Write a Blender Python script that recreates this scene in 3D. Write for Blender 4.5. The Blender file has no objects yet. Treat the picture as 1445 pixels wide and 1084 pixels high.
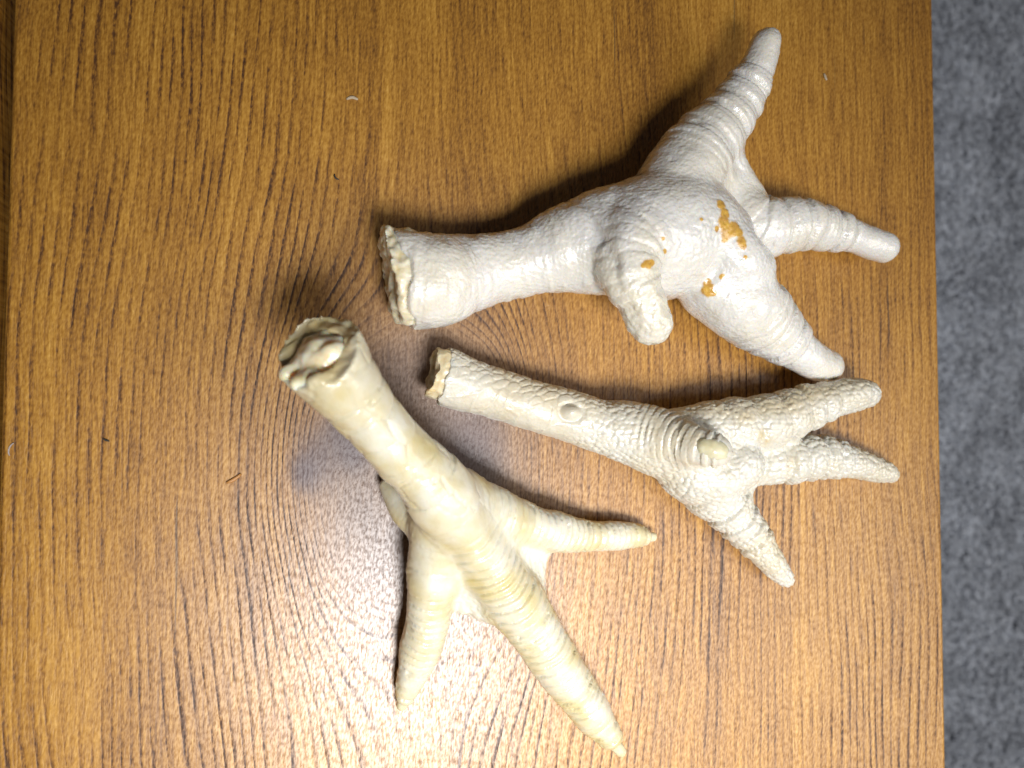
import bpy, bmesh, math, random
import numpy as np
from mathutils import Vector, Matrix

random.seed(7)
SC = bpy.context.scene
COL = SC.collection

# ------------------------------------------------------------------ units
S = 0.00018            # metres per unit; all lay-out below is in units of 0.18 mm
H = 1050.0             # camera distance to the table top, in units
FPX = 1050.0           # focal length in the same units
TILT, PAN = math.radians(2.2), math.radians(14.0)
CAMP = H * np.array([-math.sin(PAN), -math.sin(TILT) * math.cos(PAN), math.cos(TILT) * math.cos(PAN)])
FWD = -CAMP / np.linalg.norm(CAMP)
RGT = np.cross(FWD, [0.0, 1.0, 0.0])
RGT /= np.linalg.norm(RGT)
UPV = np.cross(RGT, FWD)


def P(px, py, z=0.0):
    """world point (in units) seen at photo position px,py lying at height z"""
    d = FWD + RGT * (px - 722.5) / FPX - UPV * (py - 542.0) / FPX
    return CAMP + d * ((z - CAMP[2]) / d[2])


def DS(p):
    """size of one photo pixel at world point p"""
    return float((p - CAMP) @ FWD) / H


# ------------------------------------------------------------------ camera
cam = bpy.data.cameras.new('camera')
cam.sensor_width = 36.0
cam.lens = 36.0 * FPX / 1445.0
cam.clip_start = 0.005
cam.clip_end = 20.0
cam.dof.use_dof = True
cam.dof.focus_distance = (H - 35) * S
cam.dof.aperture_fstop = 13.0
camo = bpy.data.objects.new('camera', cam)
camo.matrix_world = Matrix.Translation(Vector(CAMP * S)) @ Matrix(np.stack([RGT, UPV, -FWD], 1).tolist()).to_4x4()
COL.objects.link(camo)
SC.camera = camo

# ------------------------------------------------------------------ world and lamps
w = bpy.data.worlds.new("World")
SC.world = w
w.use_nodes = True
bg = w.node_tree.nodes['Background']
bg.inputs['Color'].default_value = (0.80, 0.88, 1.0, 1)
bg.inputs['Strength'].default_value = 0.035

SC.view_settings.view_transform = 'Standard'
SC.view_settings.look = 'None'
SC.view_settings.exposure = 0.0
SC.view_settings.gamma = 1.0


def area_lamp(name, loc, target, size, power, color, spread=180.0):
    l = bpy.data.lights.new(name, 'AREA')
    l.shape = 'DISK'
    l.size = size
    l.energy = power
    l.spread = math.radians(spread)
    l.color = color
    o = bpy.data.objects.new(name, l)
    o.location = Vector(loc) * S
    d = Vector(target) * S - o.location
    o.rotation_euler = d.to_track_quat('-Z', 'Y').to_euler()
    COL.objects.link(o)
    return o


GL = P(575, 915)                     # where the lamp mirrors in the varnish
LDIR = (GL - CAMP) / CAMP[2]
LDIR[2] = 1.0
area_lamp('ceiling_lamp', GL + LDIR * 2250.0, (40, -560, 0), 0.135, 0.56, (0.985, 0.985, 1.0), 72.0)
area_lamp('fill_lamp', (4500, -2300, 5400), (2300, 0, -1800), 0.9, 7.8, (1.0, 0.96, 0.92))  # added fill, no real lamp there: brightens the carpet and softens the table's shadows


# ------------------------------------------------------------------ node helpers
class NT:
    def __init__(self, mat):
        mat.use_nodes = True
        self.t = mat.node_tree
        self.t.nodes.clear()
        self.out = self.t.nodes.new('ShaderNodeOutputMaterial')

    def n(self, kind, **kw):
        nd = self.t.nodes.new(kind)
        for k, v in kw.items():
            setattr(nd, k, v)
        return nd

    def put(self, sock, v):
        if isinstance(v, X):
            v = v.s
        if isinstance(v, bpy.types.NodeSocket):
            self.t.links.new(v, sock)
        else:
            sock.default_value = v

    def math(self, op, *a):
        nd = self.n('ShaderNodeMath', operation=op)
        for i, v in enumerate(a):
            self.put(nd.inputs[i], v)
        return X(self, nd.outputs[0])

    def val(self, v):
        nd = self.n('ShaderNodeValue')
        nd.outputs[0].default_value = v
        return X(self, nd.outputs[0])

    def comb(self, x, y, z=0.0):
        nd = self.n('ShaderNodeCombineXYZ')
        for i, v in enumerate((x, y, z)):
            self.put(nd.inputs[i], v)
        return nd.outputs[0]

    def noise(self, vec, scale=1.0, detail=2.0, rough=0.5, dist=0.0, dims='3D'):
        nd = self.n('ShaderNodeTexNoise', noise_dimensions=dims)
        if vec is not None:
            self.put(nd.inputs['Vector'], vec)
        self.put(nd.inputs['Scale'], scale)
        self.put(nd.inputs['Detail'], detail)
        self.put(nd.inputs['Roughness'], rough)
        self.put(nd.inputs['Distortion'], dist)
        return X(self, nd.outputs[0])

    def ramp(self, fac, stops, interp='LINEAR'):
        nd = self.n('ShaderNodeValToRGB')
        cr = nd.color_ramp
        cr.interpolation = interp
        while len(cr.elements) < len(stops):
            cr.elements.new(0.5)
        for e, (p, c) in zip(cr.elements, stops):
            e.position = p
            e.color = (*c, 1) if len(c) == 3 else c
        self.put(nd.inputs[0], fac)
        return nd.outputs[0]

    def mix(self, fac, a, b, mode='MIX'):
        nd = self.n('ShaderNodeMix', data_type='RGBA', blend_type=mode)
        nd.clamp_factor = True
        for s_, v in ((0, fac), (6, a), (7, b)):
            if isinstance(v, tuple):
                v = (*v, 1) if len(v) == 3 else v
            self.put(nd.inputs[s_], v)
        return nd.outputs[2]

    def smooth(self, v, lo, hi):
        nd = self.n('ShaderNodeMapRange', interpolation_type='SMOOTHSTEP')
        self.put(nd.inputs[0], v)
        nd.inputs[1].default_value = lo
        nd.inputs[2].default_value = hi
        nd.inputs[3].default_value = 0.0
        nd.inputs[4].default_value = 1.0
        return X(self, nd.outputs[0])


class X:
    def __init__(self, nt, s):
        self.nt, self.s = nt, s

    def __add__(self, o): return self.nt.math('ADD', self, o)
    __radd__ = __add__
    def __sub__(self, o): return self.nt.math('SUBTRACT', self, o)
    def __rsub__(self, o): return self.nt.math('SUBTRACT', o, self)
    def __mul__(self, o): return self.nt.math('MULTIPLY', self, o)
    __rmul__ = __mul__
    def __truediv__(self, o): return self.nt.math('DIVIDE', self, o)
    def __rtruediv__(self, o): return self.nt.math('DIVIDE', o, self)
    def __neg__(self): return self.nt.math('MULTIPLY', self, -1.0)
    def pow(self, e): return self.nt.math('POWER', self, e)
    def frac(self): return self.nt.math('FRACT', self)
    def abs(self): return self.nt.math('ABSOLUTE', self)
    def clamp(self): return self.nt.math('MINIMUM', self.nt.math('MAXIMUM', self, 0.0), 1.0)


def wood_material(name, knot=True, seed=0.0, flip=False):
    m = bpy.data.materials.new(name)
    N = NT(m)
    tc = N.n('ShaderNodeTexCoord')
    sp = N.n('ShaderNodeSeparateXYZ')
    N.put(sp.inputs[0], tc.outputs['Object'])
    x0 = X(N, sp.outputs[0]) * (1 / S)
    y0 = X(N, sp.outputs[1]) * (1 / S)
    z0 = X(N, sp.outputs[2]) * (1 / S)
    # slow wander of the grain
    wob = N.noise(N.comb(x0 / 420.0, y0 / 560.0, seed), 1.0, 2.0, 0.5) - 0.5
    wob2 = N.noise(N.comb(x0 / 26.0, y0 / 150.0, seed + 4), 1.0, 2.0, 0.5) - 0.5
    x = x0 + wob * 42.0 + wob2 * 3.0 + z0 * 0.8
    # grain lines flow round a knot, as streamlines round a cylinder
    KX, KY, RX, RY = float(P(592, 660)[0]), float(P(592, 660)[1]), 150.0, 225.0
    dx = (x - KX) / RX
    dy = (y0 - KY + wob * 40.0) / RY
    r2 = dx * dx + dy * dy + 0.002
    r = N.math('SQRT', r2)
    side = dx / r
    fout = dx.abs() * (1.0 - 1.0 / N.math('MAXIMUM', r2, 1.0))
    fin = (N.math('MINIMUM', r, 1.0) - 1.0) * 1.6
    f = fout + fin
    fpx = f * RX
    inside = 1.0 - N.smooth(r, 0.55, 1.30)
    near = 1.0 - N.smooth(r, 0.9, 2.3)
    # dark late-wood lines, one per growth ring, broken along their length
    spacing = N.noise(N.comb(f * 0.9, y0 / 900.0, side * 1.1 + seed), 1.0, 1.0, 0.5)
    ringc = f * 9.5 + 6.0 * f / (1.0 + f.abs()) + spacing * 6.0 + (N.noise(N.comb(x0 / 110.0, y0 / 420.0, seed + 9), 1.0, 2.0) - 0.5) * 0.8
    rf = ringc.frac()
    grit = N.smooth(N.noise(N.comb(x0 / 2.6, y0 / 8.0, seed + 17), 1.0, 2.0, 0.6), 0.30, 0.62)
    calm = N.smooth(N.noise(N.comb(x0 / 260.0, y0 / 420.0, seed + 13), 1.0, 1.0), 0.36, 0.62)
    line = N.smooth(rf, 0.50, 0.90) * (1.0 - N.smooth(rf, 0.90, 1.0))
    brk = N.smooth(N.noise(N.comb(fpx / 14.0, y0 / 120.0, side * 2 + seed + 2), 1.0, 3.0, 0.6), 0.34, 0.62)
    line = line * (0.25 + 0.75 * brk) * (0.35 + 0.65 * grit) * (1.0 - inside * 0.97) * (0.35 + 0.65 * calm)
    fine = N.noise(N.comb(fpx / 5.5, y0 / 420.0, side * 3 + seed + 8), 1.0, 2.0, 0.6)
    # pores: short dark flecks along the grain
    pore = N.noise(N.comb(x / 2.6, y0 / 26.0, seed + 1), 1.0, 3.0, 0.65)
    poreK = N.noise(N.comb(x0 / 5.0, y0 / 6.0, seed + 1), 1.0, 3.0, 0.65)
    pore = pore + (poreK - pore) * inside
    poremask = N.smooth(pore, 0.50, 0.70)
    # fine silky fibre
    fib = N.noise(N.comb(x / 3.2, y0 / 60.0, seed + 3), 1.0, 4.0, 0.6)
    fleck = N.noise(N.comb((x0 - y0 * 0.22) / 3.0, (y0 + x0 * 0.22) / 8.0, seed + 5), 1.0, 2.0, 0.55)
    band = N.noise(N.comb(fpx / 75.0, y0 / 1500.0, side + seed + 6), 1.0, 2.0, 0.5)
    tone = N.noise(N.comb(x0 / 300.0, y0 / 500.0, seed + 7), 1.0, 2.0, 0.5)
    right = N.smooth(x0, -180.0, 250.0)
    quiet = N.smooth(y0, -60.0, 330.0) * N.smooth(x0, -330.0, -120.0)
    line = line * (1.0 - quiet * 0.72)
    SX = float(P(537, 150)[0])
    upper = N.smooth(y0, 120.0, 260.0)
    seam = N.smooth(x0, SX - 2.5, SX + 2.5)
    streak = seam * (1.0 - N.smooth(x0, SX + 4.0, SX + 26.0))
    lstr = 0.56 + 0.34 * near
    v = 0.63 + (band - 0.5) * 0.45 + (fib - 0.5) * 0.80 + (fleck - 0.5) * 0.72 + (tone - 0.5) * 0.30 \
        - line * lstr - poremask * 0.06 + upper * (streak * 0.10 + seam * 0.05 - 0.05) + (fine - 0.5) * 0.40 * (1.0 - inside)
    col = N.ramp(v, [(0.0, (0.034, 0.012, 0.002)), (0.25, (0.098, 0.035, 0.004)), (0.55, (0.310, 0.135, 0.012)),
                     (0.80, (0.485, 0.240, 0.030)), (1.0, (0.640, 0.360, 0.072))])
    # greyer, purplish heartwood in the knot
    col = N.mix(inside * 0.70 + near * 0.30, col,
                N.ramp(v, [(0.0, (0.030, 0.016, 0.012)), (0.5, (0.140, 0.078, 0.045)), (1.0, (0.32, 0.21, 0.13))]))
    for (bx, by, br) in [(float(P(u, v)[0]), float(P(u, v)[1]), q) for u, v, q in ((446, 652, 40), (482, 610, 36), (662, 640, 66), (428, 668, 22), (500, 640, 26))]:
        bl = N.math('SQRT', ((x0 - bx) / br).pow(2.0) + ((y0 - by) / (br * 1.4)).pow(2.0))
        msk = (1.0 - N.smooth(bl, 0.1, 1.2)) * 0.80
        col = N.mix(msk, col, (0.075, 0.045, 0.046))
    # a few long blackish grain cracks
    crack = N.smooth(N.noise(N.comb(x / 9.0, y0 / 420.0, seed + 11), 1.0, 1.0, 0.5), 0.735, 0.78)
    col = N.mix(crack * 0.6, col, (0.045, 0.028, 0.018))
    bs = N.n('ShaderNodeBsdfPrincipled')
    N.put(bs.inputs['Base Color'], col)
    rough = 0.50 + (pore - 0.5) * 0.16 + line * 0.15
    N.put(bs.inputs['Roughness'], rough)
    bs.inputs['Specular IOR Level'].default_value = 0.5
    N.put(bs.inputs['Coat Weight'], ((1.0 - line * 0.9 - poremask * 0.45) * (0.30 + 0.70 * N.smooth(fleck, 0.36, 0.60)) * 0.95).clamp())
    N.put(bs.inputs['Coat Roughness'], 0.36 + (pore - 0.5) * 0.2)
    bs.inputs['Coat IOR'].default_value = 1.6
    bp = N.n('ShaderNodeBump')
    bp.inputs['Strength'].default_value = 1.0
    bp.inputs['Distance'].default_value = 0.00011
    N.put(bp.inputs['Height'], (fleck - 0.5) * 0.55 + (fib - 0.5) * 0.55 - poremask * 0.40 - line * 0.55)
    N.put(bs.inputs['Normal'], bp.outputs[0])
    N.put(N.out.inputs[0], bs.outputs[0])
    return m


def skin_material(name, base, yellow, rough=0.42, coat=0.25, pebble=5.0, bumpd=0.00018, seed=0.0, sss=0.35):
    m = bpy.data.materials.new(name)
    N = NT(m)
    tc = N.n('ShaderNodeTexCoord')
    ob = tc.outputs['Object']
    at = N.n('ShaderNodeAttribute', attribute_name='tint')
    sp = N.n('ShaderNodeSeparateColor')
    N.put(sp.inputs[0], at.outputs['Color'])
    yl, stain, flesh = (X(N, sp.outputs[i]) for i in range(3))
    n1 = N.noise(ob, 1 / (45 * S), 3.0, 0.6)
    n2 = N.noise(ob, 1 / (14 * S), 3.0, 0.6)
    k = (yl + (n1 - 0.5) * 0.7 + (n2 - 0.5) * 0.35).clamp()
    col = N.mix(k, base, yellow)
    col = N.mix(flesh, col, (0.70, 0.50, 0.21))
    # ochre dirt sticking to the skin
    ns = N.noise(ob, 1 / (9 * S), 4.0, 0.7)
    sm = N.smooth(stain + (ns - 0.5) * 0.7, 0.36, 0.66)
    sc = N.ramp(N.noise(ob, 1 / (11 * S), 2.0), [(0.3, (0.44, 0.21, 0.012)), (0.7, (0.70, 0.41, 0.035))])
    col = N.mix(sm * 0.92, col, sc)
    bs = N.n('ShaderNodeBsdfPrincipled')
    N.put(bs.inputs['Base Color'], col)
    bs.inputs['Subsurface Weight'].default_value = sss
    bs.inputs['Subsurface Radius'].default_value = (1.0, 0.72, 0.42)
    bs.inputs['Subsurface Scale'].default_value = 0.0016
    N.put(bs.inputs['Roughness'], rough + (n2 - 0.5) * 0.25)
    bs.inputs['Coat Weight'].default_value = coat
    bs.inputs['Coat Roughness'].default_value = 0.12
    vo = N.n('ShaderNodeTexVoronoi', feature='SMOOTH_F1')
    N.put(vo.inputs['Vector'], ob)
    vo.inputs['Scale'].default_value = 1 / (pebble * S)
    nb = N.noise(ob, 1 / (4.5 * S), 3.0, 0.6)
    bp = N.n('ShaderNodeBump')
    bp.inputs['Strength'].default_value = 1.0
    bp.inputs['Distance'].default_value = bumpd
    N.put(bp.inputs['Height'], (nb - 0.5) * 1.2 - X(N, vo.outputs['Distance']) * 0.9)
    N.put(bs.inputs['Normal'], bp.outputs[0])
    N.put(N.out.inputs[0], bs.outputs[0])
    return m


def plain_material(name, color, color2, rough=0.4, sss=0.0, scale=12.0, bumpd=0.0001, coat=0.0, trans=0.0):
    m = bpy.data.materials.new(name)
    N = NT(m)
    tc = N.n('ShaderNodeTexCoord')
    n1 = N.noise(tc.outputs['Object'], 1 / (scale * S), 4.0, 0.6)
    col = N.ramp(n1, [(0.3, color), (0.7, color2)])
    bs = N.n('ShaderNodeBsdfPrincipled')
    N.put(bs.inputs['Base Color'], col)
    bs.inputs['Roughness'].default_value = rough
    bs.inputs['Subsurface Weight'].default_value = sss
    bs.inputs['Subsurface Radius'].default_value = (1.0, 0.6, 0.3)
    bs.inputs['Subsurface Scale'].default_value = 0.002
    bs.inputs['Coat Weight'].default_value = coat
    bs.inputs['Coat Roughness'].default_value = 0.2
    bs.inputs['Transmission Weight'].default_value = trans
    bp = N.n('ShaderNodeBump')
    bp.inputs['Distance'].default_value = bumpd
    N.put(bp.inputs['Height'], n1)
    N.put(bs.inputs['Normal'], bp.outputs[0])
    N.put(N.out.inputs[0], bs.outputs[0])
    return m


# ------------------------------------------------------------------ object helpers
def link(o, parent=None):
    COL.objects.link(o)
    if parent is not None:
        o.parent = parent
        o.matrix_parent_inverse.identity()
    return o


def thing(name, label, cat, loc, group=None):
    o = bpy.data.objects.new(name, None)
    o.empty_display_size = 0.01
    o.location = Vector(loc) * S
    COL.objects.link(o)
    o['label'] = label
    o['category'] = cat
    if group:
        o['group'] = group
    return o


def mesh_obj(name, V, Q, mat, parent=None, origin=(0, 0, 0), attr=None):
    """V in units, world space; origin in units"""
    me = bpy.data.meshes.new(name)
    V = (np.asarray(V, float) - np.asarray(origin, float)) * S
    Q = np.asarray(Q, np.int32)
    nq, k = Q.shape
    me.vertices.add(len(V))
    me.vertices.foreach_set('co', V.astype(np.float32).ravel())
    me.loops.add(nq * k)
    me.loops.foreach_set('vertex_index', Q.ravel())
    me.polygons.add(nq)
    me.polygons.foreach_set('loop_start', np.arange(0, nq * k, k, dtype=np.int32))
    me.polygons.foreach_set('use_smooth', np.ones(nq, bool))
    me.update(calc_edges=True)
    if attr is not None:
        a = me.color_attributes.new('tint', 'FLOAT_COLOR', 'POINT')
        c = np.ones((len(V), 4), np.float32)
        c[:, :3] = attr
        a.data.foreach_set('color', c.ravel())
    me.materials.append(mat)
    o = bpy.data.objects.new(name, me)
    link(o, parent)
    if parent is None:
        o.location = Vector(origin) * S
    return o


# ------------------------------------------------------------------ numpy noise
def _hash(i, j, k, s):
    n = (i * 374761393 + j * 668265263 + k * 2147483647 + s * 1274126177) & 0xFFFFFFFF
    n = ((n ^ (n >> 13)) * 1274126177) & 0xFFFFFFFF
    n = ((n ^ (n >> 15)) * 2246822519) & 0xFFFFFFFF
    return ((n ^ (n >> 16)) & 0xFFFFFF) / float(0xFFFFFF)


def vnoise(p, seed=0):
    p = np.asarray(p, float)
    i = np.floor(p).astype(np.int64)
    f = p - i
    f = f * f * f * (f * (f * 6 - 15) + 10)
    out = 0
    for a in (0, 1):
        for b in (0, 1):
            for c in (0, 1):
                wgt = (f[..., 0] if a else 1 - f[..., 0]) * (f[..., 1] if b else 1 - f[..., 1]) * (f[..., 2] if c else 1 - f[..., 2])
                out = out + wgt * _hash(i[..., 0] + a, i[..., 1] + b, i[..., 2] + c, seed)
    return out - 0.5


def fbm(p, octv=3, seed=0):
    p = np.asarray(p, float)
    o, a = 0, 1.0
    for q in range(octv):
        o = o + a * vnoise(p * 2 ** q, seed + q * 17)
        a *= 0.5
    return o


def cells(p, seed=0):
    """F1, F2 of a cellular pattern"""
    p = np.asarray(p, float)
    b = np.floor(p).astype(np.int64)
    f1 = np.full(len(p), 9.0)
    f2 = np.full(len(p), 9.0)
    for di in (-1, 0, 1):
        for dj in (-1, 0, 1):
            for dk in (-1, 0, 1):
                i, j, k = b[:, 0] + di, b[:, 1] + dj, b[:, 2] + dk
                q = np.stack([i + 0.15 + 0.7 * _hash(i, j, k, seed), j + 0.15 + 0.7 * _hash(i, j, k, seed + 1),
                              k + 0.15 + 0.7 * _hash(i, j, k, seed + 2)], 1)
                d = np.sqrt(((q - p) ** 2).sum(1))
                f2 = np.minimum(f2, np.maximum(f1, d))
                f1 = np.minimum(f1, d)
    return f1, f2


def sstep(x, a, b):
    t = np.clip((x - a) / (b - a), 0, 1)
    return t * t * (3 - 2 * t)


# ------------------------------------------------------------------ implicit surfaces
def smin(a, b, k):
    h = np.maximum(k - np.abs(a - b), 0) / k
    return np.minimum(a, b) - h * h * k * 0.25


class Chain:
    """a limb: spheres along a smooth curve, given as photo x, y, height z, photo radius r"""
    def __init__(self, pts, k=14.0, sub=4, name='', raw=False):
        self.k, self.name = k, name
        C = np.array(pts) if raw else np.array([np.append(P(a, b, z), r * DS(P(a, b, z))) for a, b, z, r in pts])
        if len(C) > 2:
            E = np.vstack([2 * C[0] - C[1], C, 2 * C[-1] - C[-2]])
            out = []
            for i in range(len(C) - 1):
                p0, p1, p2, p3 = E[i:i + 4]
                for t in np.linspace(0, 1, sub, endpoint=False):
                    out.append(0.5 * (2 * p1 + (p2 - p0) * t + (2 * p0 - 5 * p1 + 4 * p2 - p3) * t * t + (3 * p1 - p0 - 3 * p2 + p3) * t ** 3))
            out.append(C[-1])
            C = np.array(out)
        self.C = C
        self.L = np.concatenate([[0], np.cumsum(np.linalg.norm(np.diff(C[:, :3], axis=0), axis=1))])

    def bbox(self, m):
        r = self.C[:, 3:4]
        return (self.C[:, :3] - r).min(0) - m, (self.C[:, :3] + r).max(0) + m

    def grid(self, g, m):
        d = np.full(g.shape[:3], 60.0, np.float32)
        ax = [g[:, 0, 0, 0], g[0, :, 0, 1], g[0, 0, :, 2]]
        for i in range(len(self.C) - 1):
            a, b = self.C[i, :3], self.C[i + 1, :3]
            r = max(self.C[i, 3], self.C[i + 1, 3]) + m
            l, h = np.minimum(a, b) - r, np.maximum(a, b) + r
            sl = tuple(slice(np.searchsorted(ax[k], l[k]), np.searchsorted(ax[k], h[k])) for k in range(3))
            p = g[sl]
            if p.size == 0:
                continue
            ab = (b - a).astype(np.float32)
            pa = p - a.astype(np.float32)
            t = np.clip((pa @ ab) / (ab @ ab + 1e-9), 0, 1)
            pa -= t[..., None] * ab
            di = np.sqrt(np.einsum('...i,...i', pa, pa)) - (self.C[i, 3] + t * (self.C[i + 1, 3] - self.C[i, 3]))
            d[sl] = np.minimum(d[sl], di)
        return d

    def dist(self, p, full=False):
        d = np.full(p.shape[:-1], 1e4, np.float32)
        if full:
            s = np.zeros(p.shape[:-1])
            ax = np.zeros(p.shape)
            ctr = np.zeros(p.shape)
        for i in range(len(self.C) - 1):
            a, b = self.C[i, :3], self.C[i + 1, :3]
            ab = b - a
            l2 = ab @ ab + 1e-9
            t = np.clip(((p - a) @ ab) / l2, 0, 1)
            q = a + t[..., None] * ab
            di = np.sqrt(((p - q) ** 2).sum(-1)) - (self.C[i, 3] + t * (self.C[i + 1, 3] - self.C[i, 3]))
            if full:
                m = di < d
                s = np.where(m, self.L[i] + t * (self.L[i + 1] - self.L[i]), s)
                ax = np.where(m[..., None], ab / math.sqrt(l2), ax)
                ctr = np.where(m[..., None], q, ctr)
            d = np.minimum(d, di)
        return (d, s, ax, ctr) if full else d


class Tri:
    """a sheet of skin between three points, thickness r"""
    def __init__(self, pts, r, k=14.0):
        self.k = k
        self.T = np.array([P(*q) for q in pts])
        self.r = r

    def bbox(self, m):
        return self.T.min(0) - m - self.r, self.T.max(0) + m + self.r

    def dist(self, p):
        a, b, c = self.T
        n = np.cross(b - a, a - c)
        d = None
        ins = np.zeros(p.shape[:-1])
        for u, v in ((a, b), (b, c), (c, a)):
            e = v - u
            pu = p - u
            t = np.clip((pu @ e) / (e @ e), 0, 1)
            dd = ((pu - t[..., None] * e) ** 2).sum(-1)
            d = dd if d is None else np.minimum(d, dd)
            ins = ins + np.sign(pu @ np.cross(e, n))
        pl = ((p - a) @ n) ** 2 / (n @ n)
        d = np.where(np.abs(ins) > 2.5, pl, d)
        return np.sqrt(d) - self.r


def field(prims, vox, cut=None, margin=10):
    lo = np.min([q.bbox(margin)[0] for q in prims], 0)
    hi = np.max([q.bbox(margin)[1] for q in prims], 0)
    n = np.ceil((hi - lo) / vox).astype(int) + 1
    F = np.full(n, 60.0, np.float32)
    axs = [lo[i] + vox * np.arange(n[i]) for i in range(3)]
    for q in prims:
        l, h = q.bbox(q.k + 6)
        sl = tuple(slice(max(0, int((l[i] - lo[i]) / vox)), min(n[i], int((h[i] - lo[i]) / vox) + 2)) for i in range(3))
        g = np.stack(np.meshgrid(*[axs[i][sl[i]] for i in range(3)], indexing='ij'), -1).astype(np.float32)
        F[sl] = smin(F[sl], q.grid(g, q.k + 6) if isinstance(q, Chain) else q.dist(g).astype(np.float32), q.k)
    if cut is not None:
        for (fn, l, h) in cut:
            sl = tuple(slice(max(0, int((l[i] - lo[i]) / vox)), max(1, min(n[i], int((h[i] - lo[i]) / vox) + 2))) for i in range(3))
            g = np.stack(np.meshgrid(*[axs[i][sl[i]] for i in range(3)], indexing='ij'), -1).astype(np.float32)
            F[sl] = fn(g, F[sl])
    return F, lo


def surface_net(F, lo, vox):
    ins = F < 0
    nx, ny, nz = F.shape
    cnt = np.zeros((nx - 1, ny - 1, nz - 1), np.int8)
    for a in (0, 1):
        for b in (0, 1):
            for c in (0, 1):
                cnt += ins[a:nx - 1 + a, b:ny - 1 + b, c:nz - 1 + c]
    act = (cnt > 0) & (cnt < 8)
    I, J, K = np.nonzero(act)
    idx = np.full(act.shape, -1, np.int64)
    idx[I, J, K] = np.arange(len(I))
    acc = np.zeros((len(I), 3))
    num = np.zeros(len(I))
    cor = [(a, b, c) for a in (0, 1) for b in (0, 1) for c in (0, 1)]
    for u in cor:
        for ax in range(3):
            if u[ax] == 0:
                v = list(u)
                v[ax] = 1
                fa = F[I + u[0], J + u[1], K + u[2]]
                fb = F[I + v[0], J + v[1], K + v[2]]
                m = (fa < 0) != (fb < 0)
                t = np.where(m, fa / np.where(m, fa - fb, 1), 0)
                pt = np.tile(np.array(u, float), (len(I), 1))
                pt[:, ax] += t
                acc[m] += pt[m]
                num[m] += 1
    V = np.stack([I, J, K], 1) + acc / num[:, None]
    V = lo + V * vox
    Q = []
    for ax in range(3):
        o1, o2 = [(1, 2), (2, 0), (0, 1)][ax]
        s0 = [slice(None)] * 3
        s1 = [slice(None)] * 3
        s0[ax] = slice(0, -1)
        s1[ax] = slice(1, None)
        e = ins[tuple(s0)] != ins[tuple(s1)]
        E = np.array(np.nonzero(e)).T
        ok = np.ones(len(E), bool)
        for o in (o1, o2):
            ok &= (E[:, o] >= 1) & (E[:, o] < F.shape[o] - 1)
        E = E[ok]
        c = []
        for (da, db) in ((-1, -1), (0, -1), (0, 0), (-1, 0)):
            k = E.copy()
            k[:, o1] += da
            k[:, o2] += db
            c.append(idx[k[:, 0], k[:, 1], k[:, 2]])
        q = np.stack(c, 1)
        fl = ~ins[E[:, 0], E[:, 1], E[:, 2]]
        q[fl] = q[fl][:, ::-1]
        Q.append(q)
    return V, np.vstack(Q)


def relax(V, Q, it=3, lam=0.5):
    e = np.vstack([Q[:, [0, 1]], Q[:, [1, 2]], Q[:, [2, 3]], Q[:, [3, 0]]])
    n = len(V)
    deg = np.bincount(e[:, 0], minlength=n) + np.bincount(e[:, 1], minlength=n)
    for k in range(it):
        for l in (lam, -lam * 1.04):
            s = np.stack([np.bincount(e[:, 0], V[e[:, 1], i], n) + np.bincount(e[:, 1], V[e[:, 0], i], n) for i in range(3)], 1)
            V = V + l * (s / deg[:, None] - V)
    return V


def normals(V, Q):
    fn = np.cross(V[Q[:, 2]] - V[Q[:, 0]], V[Q[:, 3]] - V[Q[:, 1]])
    N = np.zeros_like(V)
    for i in range(4):
        for a in range(3):
            N[:, a] += np.bincount(Q[:, i], fn[:, a], len(V))
    return N / (np.linalg.norm(N, axis=1, keepdims=True) + 1e-9)


def keep_largest(V, Q):
    lab = np.arange(len(V))
    while True:
        m = lab[Q].min(1)
        new = lab.copy()
        for i in range(4):
            np.minimum.at(new, Q[:, i], m)
        new = new[new]
        if (new == lab).all():
            break
        lab = new
    big = np.bincount(lab).argmax()
    kv = lab == big
    mp = np.cumsum(kv) - 1
    return V[kv], mp[Q[kv[Q[:, 0]]]]


def blob(name, prims, vox, mat, parent, origin, disp=None, cut=None, attr=None, it=3):
    F, lo = field(prims, vox, cut)
    V, Q = surface_net(F, lo, vox)
    V, Q = keep_largest(V, Q)
    V = relax(V, Q, it)
    N = normals(V, Q)
    A = None
    if disp is not None:
        d = disp(V, N)
        if isinstance(d, tuple):
            d, A = d
        V = V + N * d[:, None]
    if attr is not None:
        A = attr(V)
    V[:, 2] = np.maximum(V[:, 2], 0.6)
    return mesh_obj(name, V, Q, mat, parent, origin, A)


def bonefields(V, limbs, kk=6.0):
    R = {}
    D = []
    for c in limbs:
        d, s, ax, ctr = c.dist(V, True)
        R[c.name] = dict(d=d, s=s, ax=ax, ctr=ctr, L=c.L[-1])
        D.append(d)
    D = np.array(D)
    W = np.exp(-(D - D.min(0)) / kk)
    W /= W.sum(0)
    for c, wv in zip(limbs, W):
        R[c.name]['w'] = wv
    return R


def groove(s, period, jit, width, seed, V, jn=0.9, jl=60.0):
    """transverse grooves along a limb at a jittered spacing: 0 between, 1 in the groove; also a slope inside each ring"""
    ph = s / period + jit * vnoise(np.stack([s / (period * 2.3), 0 * s + seed, 0 * s], 1), seed) + jn * 0.35 * fbm(V / jl, 2, seed + 3)
    fr = ph - np.floor(ph)
    x = np.minimum(fr, 1 - fr)
    return np.exp(-(x / width) ** 2), fr


def creases(s, where, V, width, seed, wob=5.0):
    g = np.zeros_like(s)
    ss = s + wob * fbm(V / 35.0, 2, seed)
    for c, a in where:
        g += a * np.exp(-((ss - c) / width) ** 2)
    return g


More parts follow.
